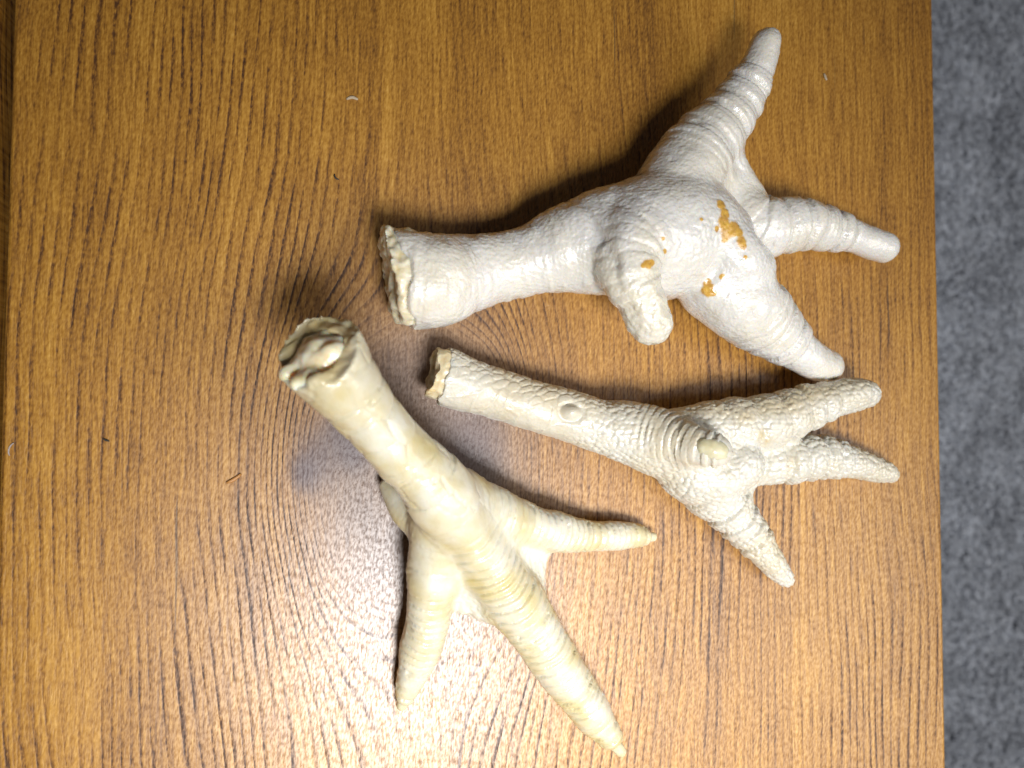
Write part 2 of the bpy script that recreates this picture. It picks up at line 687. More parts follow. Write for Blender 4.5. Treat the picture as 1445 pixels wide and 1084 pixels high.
def bulge(s, where, amp, V, seed=0):
    """the flesh swells between one crease and the next"""
    c = np.array([q[0] for q in where], float)
    ss = s + 6.0 * fbm(V / 35.0, 2, seed)
    i = np.clip(np.searchsorted(c, ss), 1, len(c) - 1)
    t = np.clip((ss - c[i - 1]) / (c[i] - c[i - 1]), 0, 1)
    return amp * np.sin(np.pi * t) ** 1.2


def end_cut(c, n, jag=6.0, sc=16.0, cavity=None, seed=0, reach=70):
    c, n = np.asarray(c), np.asarray(n) / np.linalg.norm(n)

    def fn(g, F):
        nz = fbm(g / sc, 3, seed) * jag * 2
        F = np.maximum(F, ((g - c) @ n) + nz)
        if cavity is not None:
            rad, depth = cavity
            h = (g - c) @ n
            rr = np.sqrt(np.maximum(((g - c) ** 2).sum(-1) - h * h, 0)) + fbm(g / 26.0, 2, seed + 5) * 10
            F = np.maximum(F, -np.maximum(rr - rad - h * 0.18, -h - depth))
        return F
    return (fn, c - reach - 40, c + reach + 40)


# ------------------------------------------------------------------ the table and the floor
M_wood = wood_material('varnished_wood')
M_wood2 = wood_material('varnished_wood_edge', seed=31.0)


def board_mesh(name, corners, thick, rad, mat, parent, nseg=6):
    """a plank with rounded long edges; corners: four table points (units), ccw from lower left"""
    a, b, c, d = [np.array(q) for q in corners]      # a low-left, b low-right, c up-right, d up-left
    prof = []
    for k in range(nseg + 1):
        t = math.pi / 2 * k / nseg
        prof.append((rad * (1 - math.cos(t)) * 0 + rad - rad * math.cos(math.pi / 2 - t) * 1.0, -rad + rad * math.sin(t)))
    # (inset from the edge, z)
    left = [(rad - rad * math.cos(math.pi / 2 * k / nseg), -rad + rad * math.sin(math.pi / 2 * k / nseg)) for k in range(nseg + 1)]
    bm = bmesh.new()
    ny, nx = 8, 8
    rows = []
    for j in range(ny + 1):
        t = j / ny
        L, R = a + (d - a) * t, b + (c - b) * t
        wd = np.linalg.norm(R - L)
        u = (R - L) / wd
        row = [L + np.array([0, 0, -thick])]
        for ins, z in left:
            row.append(L + u * ins + np.array([0, 0, z]))
        for i in range(1, nx):
            row.append(L + u * (rad + (wd - 2 * rad) * i / nx))
        for ins, z in reversed(left):
            row.append(R - u * ins + np.array([0, 0, z]))
        row.append(R + np.array([0, 0, -thick]))
        rows.append([bm.verts.new(Vector(q) * S) for q in row])
    for j in range(ny):
        for i in range(len(rows[0]) - 1):
            bm.faces.new((rows[j][i], rows[j][i + 1], rows[j + 1][i + 1], rows[j + 1][i]))
        bm.faces.new((rows[j][-1], rows[j][0], rows[j + 1][0], rows[j + 1][-1]))
    bm.faces.new(list(reversed(rows[0])))
    bm.faces.new(rows[-1])
    bmesh.ops.recalc_face_normals(bm, faces=bm.faces)
    for f in bm.faces:
        f.smooth = len(f.verts) == 4
    me = bpy.data.meshes.new(name)
    bm.to_mesh(me)
    bm.free()
    me.materials.append(mat)
    me.set_sharp_from_angle(angle=math.radians(40))
    o = bpy.data.objects.new(name, me)
    return link(o, parent)


FLOOR_Z = -1800.0
table = thing('wooden_table', 'varnished amber wooden table with a knot in its top, under the chicken feet', 'table', (0, 0, 0))


def edge(pa, pb, ya, yb):
    """point on the line through table points pa, pb at world y"""
    A, B = P(*pa), P(*pb)
    out = []
    for y in (ya, yb):
        t = (y - A[1]) / (B[1] - A[1])
        q = A + (B - A) * t
        out.append(np.array([q[0], y, 0.0]))
    return out


YB, YT = -1500.0, 2300.0
rb, rt = edge((1317, 0), (1336, 1084), YB, YT)
lb, lt = edge((17, 60), (-14, 1084), YB, YT)
board_mesh('board', (lb, rb, rt, lt), 130.0, 7.0, M_wood, table)
# narrower edge board beyond the dark gap, its top a little lower
l2 = lb + np.array([-16, 0, -10.0])
l2t = lt + np.array([-22, 0, -10.0])
board_mesh('edge_board', (l2 + np.array([-420, 0, 0]), l2, l2t, l2t + np.array([-420, 0, 0])), 120.0, 6.0, M_wood2, table)


def leg_mesh(x, y):
    bm = bmesh.new()
    bmesh.ops.create_cube(bm, size=1.0)
    for v in bm.verts:
        v.co = Vector((x + v.co.x * 330, y + v.co.y * 330, (v.co.z - 0.5) * (-FLOOR_Z - 130) - 130)) * S
    bmesh.ops.bevel(bm, geom=list(bm.edges), offset=12 * S, segments=2, affect='EDGES')
    me = bpy.data.meshes.new('leg')
    bm.to_mesh(me)
    bm.free()
    me.materials.append(M_wood2)
    return link(bpy.data.objects.new('leg', me), table)


for lx, ly in ((330, 1900), (330, -1200), (-950, 1900), (-950, -1200)):
    leg_mesh(lx, ly)


def carpet_material():
    m = bpy.data.materials.new('grey_carpet')
    N = NT(m)
    tc = N.n('ShaderNodeTexCoord')
    ob = tc.outputs['Object']
    n1 = N.noise(ob, 1 / (26 * S), 4.0, 0.65)
    n2 = N.noise(ob, 1 / (230 * S), 2.0, 0.5)
    at = N.n('ShaderNodeAttribute', attribute_name='tint')
    col = N.ramp(n1 * 0.75 + n2 * 0.25, [(0.36, (0.24, 0.26, 0.305)), (0.5, (0.56, 0.60, 0.67)), (0.62, (0.74, 0.79, 0.87))])
    col = N.mix(1.0, col, at.outputs['Color'], 'MULTIPLY')
    bs = N.n('ShaderNodeBsdfPrincipled')
    N.put(bs.inputs['Base Color'], col)
    bs.inputs['Roughness'].default_value = 0.95
    bs.inputs['Specular IOR Level'].default_value = 0.1
    bs.inputs['Sheen Weight'].default_value = 0.25
    N.put(N.out.inputs[0], bs.outputs[0])
    return m


M_carpet = carpet_material()


def build_floor():
    # a sheet, finer where it shows beside the table
    xs = np.concatenate([np.linspace(-9000, 1900, 8), np.linspace(1960, 3500, 200), np.linspace(3700, 9000, 6)])
    ys = np.concatenate([np.linspace(-9000, -2200, 6), np.linspace(-2160, 2160, 420), np.linspace(2300, 9000, 6)])
    gx, gy = np.meshgrid(xs, ys, indexing='ij')
    p = np.stack([gx, gy, 0 * gx], -1)
    z = FLOOR_Z + 7 * fbm(p / 42.0, 3, 5) + 9 * fbm(p / 150.0, 2, 8)
    V = np.stack([gx, gy, z], -1).reshape(-1, 3)
    nx, ny = len(xs), len(ys)
    i = (np.arange(nx - 1)[:, None] * ny + np.arange(ny - 1)[None]).ravel()
    Q = np.stack([i, i + ny, i + ny + 1, i + 1], 1)
    o = mesh_obj('carpet_floor', V, Q, M_carpet, None, (0, 0, FLOOR_Z), np.full((len(V), 3), 0.95))
    o['kind'] = 'structure'
    o['label'] = 'blue grey carpet on the floor beside the table'
    # matted pile: bent blades of yarn
    rng = np.random.default_rng(3)
    n = 56000
    bx = rng.uniform(1950, 3400, n)
    by = rng.uniform(-2150, 2150, n)
    pp = np.stack([bx, by, 0 * bx], 1)
    z0 = FLOOR_Z + 7 * fbm(pp / 42.0, 3, 5) + 9 * fbm(pp / 150.0, 2, 8) - 2
    ang = rng.uniform(0, 2 * np.pi, n) * 0.5 + 9 * fbm(pp / 70.0, 2, 21)
    ln = rng.uniform(14, 46, n)
    wd = rng.uniform(2.2, 5.5, n)
    up = rng.uniform(5, 26, n)
    dx, dy = np.cos(ang), np.sin(ang)
    ts = (0.0, 0.5, 1.0)
    rows = []
    for t in ts:
        zz = z0 + up * (1 - (1 - 1.3 * t) ** 2)
        cx, cy = bx + dx * ln * t - dy * ln * 0.25 * t * t, by + dy * ln * t + dx * ln * 0.25 * t * t
        ww = wd * (1 - 0.5 * t)
        rows.append(np.stack([cx - dy * ww, cy + dx * ww, zz], 1))
        rows.append(np.stack([cx + dy * ww, cy - dx * ww, zz], 1))
    V = np.stack(rows, 1).reshape(-1, 3)
    b = np.arange(n) * 6
    Q = np.vstack([np.stack([b, b + 1, b + 3, b + 2], 1), np.stack([b + 2, b + 3, b + 5, b + 4], 1)])
    q = mesh_obj('carpet_pile', V, Q, M_carpet, o, (0, 0, FLOOR_Z), np.repeat(rng.uniform(0.72, 1.36, n), 6)[:, None] * np.ones(3))
    q['kind'] = 'stuff'


build_floor()

# ------------------------------------------------------------------ materials for the feet
M_white = skin_material('white_skin', (0.72, 0.70, 0.655), (0.66, 0.58, 0.38), 0.28, 0.8, 4.6, 0.00016, 1.0, 0.55)
M_cream = skin_material('cream_skin', (0.625, 0.60, 0.52), (0.56, 0.45, 0.25), 0.36, 0.6, 4.0, 0.00010, 2.0, 0.45)
M_yellow = skin_material('yellow_skin', (0.66, 0.635, 0.53), (0.53, 0.435, 0.19), 0.36, 0.5, 9.0, 0.00006, 3.0, 0.5)
M_bone = plain_material('cut_bone', (0.56, 0.42, 0.20), (0.76, 0.68, 0.48), 0.35, 0.3, 14.0, 0.0002, 0.4)
M_bonepale = plain_material('pale_gristle', (0.60, 0.50, 0.28), (0.80, 0.76, 0.62), 0.32, 0.5, 12.0, 0.0002, 0.5)
M_marrow = plain_material('amber_gristle', (0.74, 0.60, 0.32), (0.88, 0.82, 0.66), 0.35, 1.0, 20.0, 0.00012, 0.4)
M_nail = plain_material('nail_horn', (0.54, 0.49, 0.29), (0.66, 0.62, 0.45), 0.25, 0.3, 18.0, 0.00004, 0.4)

VOX = 2.0
GROUP = 'chicken feet lying on the table'


def stain_field(V, pts):
    m = np.zeros(len(V))
    for px, py, z, r in pts:
        q = P(px, py, z)
        d = np.sqrt(((V[:, :2] - q[:2]) ** 2).sum(1))
        m = np.maximum(m, np.exp(-(d / (r * DS(q))) ** 2 * 0.95))
    return m


# ------------------------------------------------------------------ white foot, sole up
def white_foot():
    org = P(900, 370, 0)
    org[2] = 0
    t = thing('chicken_foot', 'largest chicken foot, white and wet, sole up with ochre dirt stains on its palm', 'chicken foot', org, GROUP)
    sh = Chain([(545, 394, 74, 69), (580, 396, 74, 70), (611, 397, 74, 67), (640, 390, 68, 58), (672, 384, 64, 52), (705, 378, 62, 48.5), (735, 371, 64, 48),
                (765, 362, 68, 53), (795, 353, 74, 60), (825, 347, 78, 68), (858, 342, 82, 75), (900, 338, 86, 83), (935, 338, 86, 84)], 10, name='shank')
    palm = Chain([(925, 335, 88, 84), (965, 325, 92, 74), (1000, 340, 92, 62)], 14, name='palm')
    ridge = Chain([(978, 275, 108, 32), (1006, 322, 122, 38), (1034, 362, 120, 41), (1052, 380, 108, 40)], 7, name='ridge')
    ta = Chain([(945, 285, 84, 62), (968, 243, 82, 56), (990, 208, 80, 48), (1014, 180, 80, 41), (1036, 152, 82, 34.5), (1056, 120, 86, 29.5), (1070, 90, 92, 24.5), (1079, 66, 98, 22), (1082, 60, 99, 20)], 10, name='toe_a')
    tb = Chain([(1036, 285, 52, 34), (1062, 318, 58, 42), (1092, 321, 60, 38), (1125, 316, 62, 34.5), (1162, 322, 56, 29), (1200, 332, 50, 23.5), (1232, 345, 46, 22), (1246, 349, 45, 21.5)], 4, name='toe_b')
    tcx = Chain([(1010, 395, 84, 58), (1045, 425, 84, 56), (1075, 452, 70, 46), (1103, 476, 60, 36), (1128, 496, 52, 29.5), (1152, 511, 46, 25.5), (1167, 517, 42, 23)], 9, name='toe_c')
    hx = Chain([(935, 318, 112, 60), (892, 342, 136, 52), (888, 385, 150, 43), (903, 420, 148, 37), (917, 452, 142, 34.5), (919, 456, 141, 34)], 14, name='hallux')
    webab = Tri([(1010, 205, 66), (1066, 295, 54), (1000, 275, 66)], 25, 18)
    limbs = [sh, palm, ridge, ta, tb, tcx, hx]
    cA = P(567, 394, 74)
    n = P(480, 408, 78) - cA

    hx_c = P(918, 468, 136)
    hx_n = P(930, 500, 128) - hx_c

    def disp(V, N):
        R = bonefields(V, limbs)
        d = np.zeros(len(V))
        # wrinkled, finely pebbled skin
        f1, f2 = cells(V / 6.2, 11)
        peb = (1 - f1 * 1.5)
        onshank = R['shank']['w']
        toes = R['toe_a']['w'] + R['toe_b']['w'] + R['toe_c']['w']
        d += peb * 0.8 * (1 - 0.3 * onshank) * (1 - 0.55 * toes)
        d += fbm(V / 30.0, 2, 4) * 3.0
        sa = R['shank']['s']
        # shank: fine cross wrinkles
        wr = vnoise(np.stack([sa / 5.0, V[:, 1] / 22.0, V[:, 2] / 22.0], 1), 31) + 0.6 * vnoise(np.stack([sa / 11.0, V[:, 1] / 40.0, V[:, 2] / 40.0], 1), 32)
        d += onshank * wr * 2.0
        # deep annular folds on the toes
        for nm, cs, wd in (('toe_a', [(58, 3.0), (92, 6.5), (138, 5.5), (172, 4.6), (204, 4.0), (232, 3.4)], 3.6),
                           ('toe_b', [(46, 5.0), (84, 3.4), (118, 4.4), (146, 3.6), (176, 3.2), (208, 5.0)], 3.4),
                           ('toe_c', [(66, 8.0), (98, 2.4), (132, 6.0), (166, 3.0)], 4.0)):
            w_ = R[nm]['w']
            s_ = R[nm]['s']
            d += w_ * (bulge(s_, cs, 3.6, V, 7) - 0.6 * creases(s_, cs, V, wd, 7, 7.0))
            g, fr = groove(s_, 9.0, 0.8, 0.22, 5, V)
            d -= w_ * g * 0.18
        # thumb: slanting creases and scooped stump
        w_ = R['hallux']['w']
        d -= w_ * creases(R['hallux']['s'], [(50, 2.6), (72, 2.4), (96, 3.0), (124, 2.6)], V, 4.0, 9, 12.0)
        d += w_ * sstep(R['hallux']['s'], 128, 142) * (fbm(V / 11.0, 2, 19) * 3 - 3)
        # crease where the thumb meets the shank, and folds radiating from it
        q = P(848, 345, 150)
        e = V - q
        ln = np.abs(e[:, 0] + 0.25 * e[:, 1] + 5 * vnoise(V / 30.0, 3))
        up = sstep(N[:, 2], 0.1, 0.5)
        d -= up * 5.0 * np.exp(-(ln / 5.0) ** 2) * sstep(e[:, 1], 95, 40) * sstep(e[:, 1], -75, -30)
        # pocked middle of the sole
        cp = P(985, 345, 150)
        mp = np.exp(-(((V[:, 0] - cp[0]) / 50) ** 2 + ((V[:, 1] - cp[1]) / 50) ** 2)) * up
        g1, g2 = cells(V / 7.5, 77)
        d += mp * (np.minimum(g1, 0.6) * 3.4 - 1.2)
        # ragged lip round the cut
        d += np.exp(-(R['shank']['s'] / 34.0)) * onshank * fbm(V / 34.0, 2, 61) * 7
        A = np.zeros((len(V), 3))
        A[:, 0] = 0.10 + 0.30 * fbm(V / 70.0, 3, 2) + 0.28 * R['hallux']['w'] * sstep(R['hallux']['s'], 60, 120) \
            + 0.12 * onshank * np.exp(-((sa - 40) / 45.0) ** 2) * (0.5 + 1.4 * vnoise(V / 28.0, 6))
        st = [(1012, 292, 150, 9), (1016, 305, 150, 10), (1014, 318, 150, 12), (1020, 328, 150, 14), (1030, 326, 150, 13), (1036, 330, 150, 9), (1040, 343, 150, 9), (1043, 350, 150, 6),
              (1018, 338, 150, 7), (1003, 327, 150, 5), (1013, 403, 150, 9), (1015, 408, 150, 7), (1010, 394, 150, 6), (1026, 388, 150, 5),
              (906, 377, 170, 8), (899, 379, 170, 5), (912, 374, 170, 6), (932, 357, 160, 4), (926, 341, 160, 3), (977, 316, 150, 3.5), (1041, 367, 140, 3.5), (1020, 410, 150, 4)]
        A[:, 1] = stain_field(V, st) * up
        d += sstep(A[:, 1], 0.35, 0.7) * 0.9
        A[:, 2] = 0.45 * np.exp(-(np.maximum((cA - V) @ (-n / np.linalg.norm(n)), 0) / 9.0) ** 2) * 0
        return d, np.clip(A, 0, 1)

    cut = [end_cut(cA, n, 7, 48, (46, 16), 3, 95)]
    blob('skin', [sh, palm, ridge, ta, tcx, hx, webab, tb], VOX, M_white, t, org, disp, cut)
    # translucent knuckle of bone showing in the cut
    bone = [Chain([(595, 395, 72, 58), (565, 391, 74, 63), (535, 388, 74, 62)], 8), Chain([(565, 350, 86, 28), (548, 345, 90, 26)], 10), Chain([(568, 425, 88, 30), (552, 428, 76, 28)], 10)]
    bc = P(549, 390, 76)
    blob('bone', bone, 2.0, M_bonepale, t, org, lambda V, N: fbm(V / 19.0, 3, 5) * 7, [end_cut(bc, n, 5, 24, None, 33, 90)])
    # dark speck on the shank is dirt on the skin
    return t


# ------------------------------------------------------------------ cream foot, sole up, thumb towards the camera
def cream_foot():
    org = P(900, 610, 0)
    org[2] = 0
    t = thing('chicken_foot', 'slender cream chicken foot with pebbly scales, thumb nail facing up, between the other two', 'chicken foot', org, GROUP)
    sh = Chain([(588, 519, 50, 40), (620, 528, 50, 41), (652, 541, 48, 38.5), (690, 552, 46, 36), (730, 565, 46, 35.5), (770, 577, 47, 36), (808, 588, 48, 36), (843, 600, 50, 37),
                (882, 612, 54, 40), (920, 624, 58, 45), (955, 632, 60, 50), (985, 638, 60, 50)], 10, name='shank')
    pad = Chain([(985, 665, 72, 36), (1012, 672, 76, 34), (1040, 655, 74, 36)], 13, name='pad')
    ta = Chain([(960, 610, 60, 35), (1000, 603, 66, 37), (1045, 600, 68, 38), (1090, 593, 68, 36.5), (1130, 578, 66, 32), (1168, 566, 64, 26.5), (1203, 557, 64, 25), (1222, 556, 64, 20)], 12, name='toe_a')
    tb = Chain([(1030, 650, 50, 34), (1072, 656, 46, 27), (1112, 650, 44, 32), (1152, 645, 40, 30), (1188, 649, 36, 25), (1220, 657, 32, 21), (1245, 665, 29, 16.5), (1256, 669, 28, 13)], 12, name='toe_b')
    tcx = Chain([(968, 665, 52, 40), (1000, 688, 48, 40), (1025, 714, 44, 34), (1048, 742, 38, 28.5), (1072, 771, 32, 23.5), (1094, 799, 27, 18.5), (1108, 815, 24, 13.5)], 14, name='toe_c')
    hx = Chain([(885, 604, 56, 35), (925, 613, 78, 33), (960, 622, 104, 30), (990, 631, 126, 27), (1012, 636, 138, 23)], 20, name='hallux')
    web1 = Tri([(1040, 615, 56), (1108, 615, 54), (1070, 650, 48)], 14, 12)
    web2 = Tri([(1030, 668, 46), (1062, 665, 44), (1034, 712, 42)], 14, 14)
    limbs = [sh, pad, ta, tb, tcx, hx]
    cA = P(625, 532, 50)
    n = P(560, 516, 50) - cA

    def disp(V, N):
        R = bonefields(V, limbs)
        d = np.zeros(len(V))
        onsh = R['shank']['w']
        s = R['shank']['s']
        ax = R['shank']['ax']
        rel = V - R['shank']['ctr']
        side = rel @ np.array([0.25, 0.97, 0.0]) / 38.0        # + = upper edge in view
        far = sstep(s, 190, 270)
        # beads over sole and toes
        f1, f2 = cells(V / 6.8, 5)
        bead = np.sqrt(np.maximum(1 - (f1 / 0.72) ** 2, 0))
        onhx = R['hallux']['w']
        beadw = np.clip(1 - onsh * (1 - far) - onhx * 0.9, 0, 1)
        d += beadw * (bead - 0.6) * 2.5
        # reticulate scales along the upper side of the shank
        a = np.stack([s / 19.0, (V @ np.array([-0.25, 0.97, 0.0])) / 10.5, V[:, 2] / 12.0], 1)
        g1, g2 = cells(a + 0.25 * fbm(V / 20.0, 2, 9)[:, None], 15)
        ret = sstep(g2 - g1, 0.0, 0.30)
        upw = sstep(side, -0.05, 0.25) * onsh * (1 - far)
        d += upw * (ret - 0.7) * 1.5
        # large smooth scutes below with raised rims
        b = np.stack([s / 36.0, (V @ np.array([-0.25, 0.97, 0.0])) / 30.0, V[:, 2] / 60.0], 1)
        h1, h2 = cells(b + 0.12 * fbm(V / 30.0, 2, 4)[:, None], 25)
        rim = np.exp(-((h2 - h1) / 0.06) ** 2)
        low = (1 - sstep(side, -0.05, 0.25)) * onsh * (1 - far)
        d += low * (rim * 0.9 + fbm(V / 16.0, 2, 14) * 1.2)
        # crescent scutes on the thumb, running on to the shank in front of it
        hs = R['hallux']['s']
        hrel = V - R['hallux']['ctr']
        gr, fr = groove(hs - 0.12 * np.abs(hrel @ np.array([0.2, 0.97, 0.1])), 10.5, 0.25, 0.20, 5, V, 0.25)
        hw = np.clip(onhx * 1.6, 0, 1) * sstep(hrel[:, 2], -30, -4) * sstep(hs, 2, 30)
        d += hw * ((1 - gr) * 3.0 - 1.6 + (0.5 - fr) * 1.4)
        d += (onhx - hw).clip(0, 1) * (bead - 0.6) * 1.7
        # toe pad joints
        for nm, cs in (('toe_a', [(60, 2.0), (105, 2.5), (155, 3.6), (192, 3.4), (220, 3.8), (248, 2.6)]), ('toe_b', [(46, 6.0), (88, 3.6), (122, 4.0), (152, 2.6), (178, 2.4), (204, 2.0)]),
                       ('toe_c', [(32, 3.0), (74, 4.6), (108, 3.6), (132, 2.4), (152, 3.2), (176, 2.0)])):
            d += R[nm]['w'] * (bulge(R[nm]['s'], cs, 3.4, V, 17) - 1.0 - 0.8 * creases(R[nm]['s'], cs, V, 3.2, 17, 6.0))
        # smooth hollow wart half way along the shank
        q = P(807, 582, 84)
        dd = np.sqrt(((V[:, 0] - q[0]) / 1.25) ** 2 + (V[:, 1] - q[1]) ** 2)
        up = sstep(N[:, 2], 0.1, 0.4)
        d = d * (1 - up * np.exp(-(dd / 11.0) ** 4)) + up * (7.0 * np.exp(-(dd / 7.5) ** 2) - 3.0 * np.exp(-((dd - 12.5) / 3.2) ** 2))
        d += fbm(V / 30.0, 2, 40) * 2.2
        d += np.exp(-np.maximum(s - 20, 0) / 22.0) * onsh * fbm(V / 14.0, 3, 61) * 5
        A = np.zeros((len(V), 3))
        A[:, 0] = 0.10 + 0.50 * fbm(V / 60.0, 3, 2) + 0.30 * np.clip(hw, 0, 1) * (0.6 + fbm(V / 20.0, 2, 3)) + 0.22 * onsh * (1 - far) * sstep(s, 30, 60) \
            + 0.45 * R['toe_a']['w'] * sstep(V[:, 1] - R['toe_a']['ctr'][:, 1], 0, 22)
        for px, py, r, a_ in ((1062, 613, 9, .8), (1072, 622, 7, .7), (1040, 588, 16, .6), (1110, 566, 22, .45), (1119, 658, 14, .35), (1186, 658, 10, .3), (718, 570, 14, .4), (780, 588, 12, .4)):
            A[:, 0] = np.maximum(A[:, 0], a_ * stain_field(V, [(px, py, 80, r)]) * up)
        return d, np.clip(A, 0, 1)

    cut = [end_cut(cA, n, 4.5, 15, (31, 34), 13, 60)]
    blob('skin', [sh, pad, ta, tb, tcx, web1, web2, hx], 1.6, M_cream, t, org, disp, cut)
    bone = [Chain([(660, 541, 46, 26), (628, 530, 50, 36), (595, 520, 50, 36)], 6)]
    bc = P(609, 527, 50)
    blob('bone', bone, 1.6, M_bone, t, org, lambda V, N: fbm(V / 17.0, 3, 5) * 5, [end_cut(bc, n, 6, 16, (14, 12), 43, 60)])
    # worn oval nail set in the tip of the thumb
    nl = [Chain([(994, 630, 144, 12), (1004, 633, 146, 14.5), (1014, 636, 146, 14.5), (1020, 638, 144, 12)], 6)]
    blob('claw', nl, 1.2, M_nail, t, org, lambda V, N: fbm(V / 12.0, 2, 5) * 1.5)
    return t


# ------------------------------------------------------------------ yellow foot, back up, shank lifted
def yellow_foot():
    org = P(680, 800, 0)
    org[2] = 0
    t = thing('chicken_foot', 'yellowish chicken foot standing on splayed toes with its cut shank lifted', 'chicken foot', org, GROUP)
    sh = Chain([(424, 462, 218, 62), (440, 484, 212, 64), (458, 506, 205, 62), (479, 534, 197, 54), (500, 561, 188, 47.5), (530, 598, 174, 43), (562, 634, 160, 43.5), (595, 664, 146, 45.5),
                (624, 700, 128, 50), (648, 732, 110, 44)], 10, name='shank')
    tm = Chain([(638, 712, 114, 44), (668, 760, 98, 41), (698, 806, 80, 43), (726, 848, 68, 43), (756, 892, 58, 38.5), (786, 938, 48, 34), (814, 976, 38, 29.5), (838, 1010, 30, 25), (856, 1034, 24, 19.5), (862, 1041, 22, 16)], 7, name='toe_m')
    tr = Chain([(640, 700, 98, 44), (698, 728, 78, 40), (742, 739, 66, 32), (785, 750, 50, 28.5), (830, 756, 36, 23.5), (870, 756, 27, 19.5), (898, 756, 22, 15.5), (906, 757, 21, 12)], 15, name='toe_r')
    tl = Chain([(624, 740, 84, 46), (614, 790, 72, 40), (608, 840, 64, 34), (602, 885, 48, 33), (589, 930, 35, 27.5), (578, 963, 27, 21.5), (573, 982, 23, 16)], 12, name='toe_l')
    hx = Chain([(600, 740, 60, 30), (573, 722, 48, 22), (556, 700, 36, 16), (545, 686, 28, 11)], 10, name='hallux')
    sole = Chain([(650, 780, 50, 44), (690, 800, 46, 40)], 24, name='sole')
    wl = Tri([(618, 790, 62), (690, 862, 54), (622, 842, 34)], 13, 16)
    wl2 = Tri([(640, 800, 40), (700, 872, 34), (640, 850, 22)], 12, 10)
    wr = Tri([(700, 760, 66), (758, 772, 34), (752, 842, 36)], 15, 18)
    limbs = [sh, tm, tr, tl, hx]
    cA = P(444, 498, 208)
    n = P(411, 457, 240) - cA

    def disp(V, N):
        R = bonefields(V, limbs, 8.0)
        d = np.zeros(len(V))
        top = sstep(N[:, 2], -0.1, 0.35)
        # overlapping half-ring scutes down the toes
        for nm, per, amp, s0, s1 in (('toe_m', 13.0, 3.4, 15, 50), ('toe_r', 10.5, 3.0, 20, 70), ('toe_l', 12.5, 2.8, 60, 110)):
            s_ = R[nm]['s']
            rel = V - R[nm]['ctr']
            lat = np.cross(R[nm]['ax'], np.array([0, 0, 1.0]))
            l_ = (rel * lat).sum(1)
            rr = np.sqrt((rel ** 2).sum(1)) + 1e-6
            arch = s_ + 0.10 * np.abs(l_)
            g, fr = groove(arch, per, 0.75, 0.14, 5, V, 0.6, 45.0)
            w_ = R[nm]['w'] * sstep(s_, s0, s1) * top * (1 - sstep(np.abs(l_) / rr, 0.82, 0.98))
            d += w_ * ((0.5 - fr) * amp * 0.55 - g * amp * 0.8)
            # knuckles
            kn = vnoise(np.stack([s_ / 34.0, 0 * s_ + 3, 0 * s_], 1), 51)
            d += R[nm]['w'] * kn * 5.0
            # beaded skirt along the side
            sd = R[nm]['w'] * sstep(np.abs(l_) / rr, 0.80, 0.95)
            f1, f2 = cells(V / 6.5, 15)
            d += sd * (0.5 - f1) * 2.0
        # knob over the middle toe's root
        q = P(668, 772, 140)
        d += 5.0 * np.exp(-(((V - q) / np.array([26, 26, 30])) ** 2).sum(1)) * top
        # shank: large smooth plates
        s_ = R['shank']['s']
        b = np.stack([s_ / 40.0, (V @ np.array([0.75, 0.65, 0])) / 46.0, V[:, 2] / 90.0], 1)
        h1, h2 = cells(b + 0.10 * fbm(V / 30.0, 2, 4)[:, None], 25)
        d += R['shank']['w'] * (-np.exp(-((h2 - h1) / 0.05) ** 2) * 1.0 + sstep(h2 - h1, 0, 0.5) * 1.2)
        # loose wrinkled skin between the toes
        wmax = np.maximum.reduce([R[c.name]['w'] for c in limbs])
        lo_ = np.clip((np.minimum.reduce([R[c.name]['d'] for c in limbs]) - 1) / 8.0, 0, 1)
        d += lo_ * 5.0 * fbm(V / np.array([10.0, 26.0, 20.0]), 2, 33)
        d += fbm(V / 34.0, 2, 40) * 2.4
        # ragged cut rim
        d += np.exp(-s_ / 16.0) * R['shank']['w'] * fbm(V / 26.0, 2, 61) * 4
        A = np.zeros((len(V), 3))
        A[:, 0] = 0.40 + 0.75 * fbm(V / 36.0, 3, 2) - 0.75 * lo_ + 0.35 * R['shank']['w'] * np.exp(-s_ / 60.0)
        A[:, 2] = 0.55 * np.exp(-(np.maximum((cA - V) @ n / np.linalg.norm(n) + 6, 0) / 16.0) ** 2) * R['shank']['w'] \
            * sstep(((V - R['shank']['ctr']) ** 2).sum(1) ** 0.5, 46, 34)
        return d, np.clip(A, 0, 1)

    cut = [end_cut(cA, n, 8, 40, (32, 7), 23, 95)]
    blob('skin', [sh, tm, tr, tl, sole, hx, wl, wl2, wr], VOX, M_yellow, t, org, disp, cut)
    nn = n / np.linalg.norm(n)
    e1 = np.cross(nn, [0, 0, 1.0])
    e1 /= np.linalg.norm(e1)
    e2 = np.cross(e1, nn)

    def lump(*q):
        return Chain([np.append(cA + e1 * u + e2 * v_ - nn * h_, r_) for u, v_, h_, r_ in q], 7, raw=True)

    bone = [Chain([np.append(cA - nn * 60, 24), np.append(cA - nn * 20, 30)], 7, raw=True), lump((-8, 10, 8, 10), (12, 16, 3, 11), (26, 6, 8, 9)), lump((-22, -12, 8, 9), (-36, -4, 3, 8)),
            lump((4, -22, 7, 10), (24, -18, 8, 9)), lump((-32, 16, 5, 9), (-18, 24, 5, 9))]
    blob('bone', bone, 1.8, M_marrow, t, org, lambda V, N: fbm(V / 14.0, 2, 9) * 4)
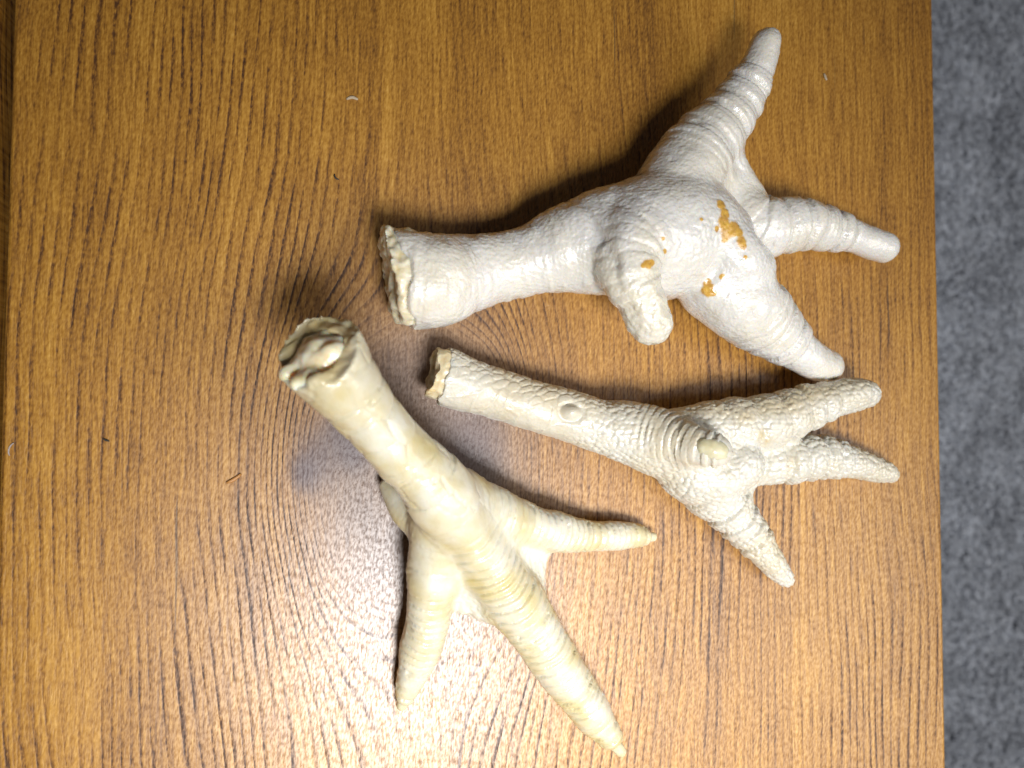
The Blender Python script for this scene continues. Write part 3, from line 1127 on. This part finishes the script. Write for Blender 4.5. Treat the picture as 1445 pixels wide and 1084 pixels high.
    for pts in ([(856, 1036, 24, 12), (866, 1048, 20, 9.5), (874, 1058, 17, 8.5), (876, 1060, 16, 8)],
                [(896, 757, 22, 10), (910, 758, 19, 8), (921, 758, 17, 6.5)],
                [(573, 978, 23, 12), (570, 988, 19, 9.5), (567, 994, 16, 8.5)]):
        blob('claw', [Chain(pts, 5)], 1.1, M_nail, t, org, lambda V, N: fbm(V / 9.0, 2, 5) * 0.8)
    return t


white_foot()
cream_foot()
yellow_foot()


# ------------------------------------------------------------------ crumbs and dirt
def crumb(name, label, cat, px, py, ln, wd, ang, col, z=0.0, h=2.2, bend=0.0):
    c = P(px, py, z)
    n = 6
    pts = []
    for i in range(n):
        t_ = i / (n - 1) - 0.5
        a = math.radians(ang)
        x = ln * t_
        y = bend * (t_ * t_ * 4 - 1)
        pts.append((c[0] + x * math.cos(a) - y * math.sin(a), c[1] + x * math.sin(a) + y * math.cos(a), c[2] + h * 0.55,
                    wd * (0.45 + 0.55 * math.cos(t_ * 2.6))))
    bm = bmesh.new()
    rings = []
    for i, (x, y, zz, r) in enumerate(pts):
        q0, q1 = pts[max(0, i - 1)], pts[min(n - 1, i + 1)]
        dx, dy = q1[0] - q0[0], q1[1] - q0[1]
        l = math.hypot(dx, dy)
        nx_, ny_ = -dy / l, dx / l
        ring = []
        for k in range(6):
            b = 2 * math.pi * k / 6
            rr = r * random.uniform(0.8, 1.2)
            ring.append(bm.verts.new(Vector((x - c[0] + nx_ * rr * math.cos(b), y - c[1] + ny_ * rr * math.cos(b), zz - c[2] + h * 0.5 * math.sin(b))) * S))
        rings.append(ring)
    for a_, b_ in zip(rings, rings[1:]):
        for k in range(6):
            bm.faces.new((a_[k], a_[(k + 1) % 6], b_[(k + 1) % 6], b_[k]))
    bm.faces.new(list(reversed(rings[0])))
    bm.faces.new(rings[-1])
    bmesh.ops.recalc_face_normals(bm, faces=bm.faces)
    me = bpy.data.meshes.new(name)
    bm.to_mesh(me)
    bm.free()
    me.polygons.foreach_set('use_smooth', [True] * len(me.polygons))
    me.materials.append(col)
    o = bpy.data.objects.new(name, me)
    o.location = Vector(c) * S
    COL.objects.link(o)
    o['label'] = label
    o['category'] = cat
    return o


M_cw = plain_material('pale_crumb', (0.40, 0.31, 0.20), (0.52, 0.43, 0.31), 0.6)
M_cd = plain_material('dark_fleck', (0.02, 0.016, 0.012), (0.05, 0.04, 0.03), 0.6)
M_co = plain_material('orange_fibre', (0.34, 0.15, 0.035), (0.44, 0.21, 0.06), 0.5)
M_cg = plain_material('grey_hair', (0.30, 0.26, 0.25), (0.42, 0.38, 0.36), 0.5)
crumb('crumb', 'pale curved crumb on the wood left of the white foot, above its cut end', 'crumb', 497, 141, 15, 2.6, 5, M_cw, bend=-3)
crumb('crumb', 'pale crumb on the wood to the right of the white foot\'s longest upright toe', 'crumb', 1164, 109, 11, 2.4, -65, M_cw)
crumb('fleck', 'dark fleck lying on the wood left of the knot', 'fleck', 150, 621, 8, 1.4, -25, M_cd)
crumb('fleck', 'small dark curl on the wood high above the lifted cut end', 'fleck', 475, 250, 9, 1.3, -50, M_cd, bend=2)
crumb('fibre', 'short orange brown fibre on the wood left of the knot', 'fibre', 330, 675, 21, 2.4, 32, M_co, bend=1)
crumb('hair', 'tiny pale hair near the left edge of the table', 'hair', 17, 634, 16, 0.9, 75, M_cg, bend=-3)
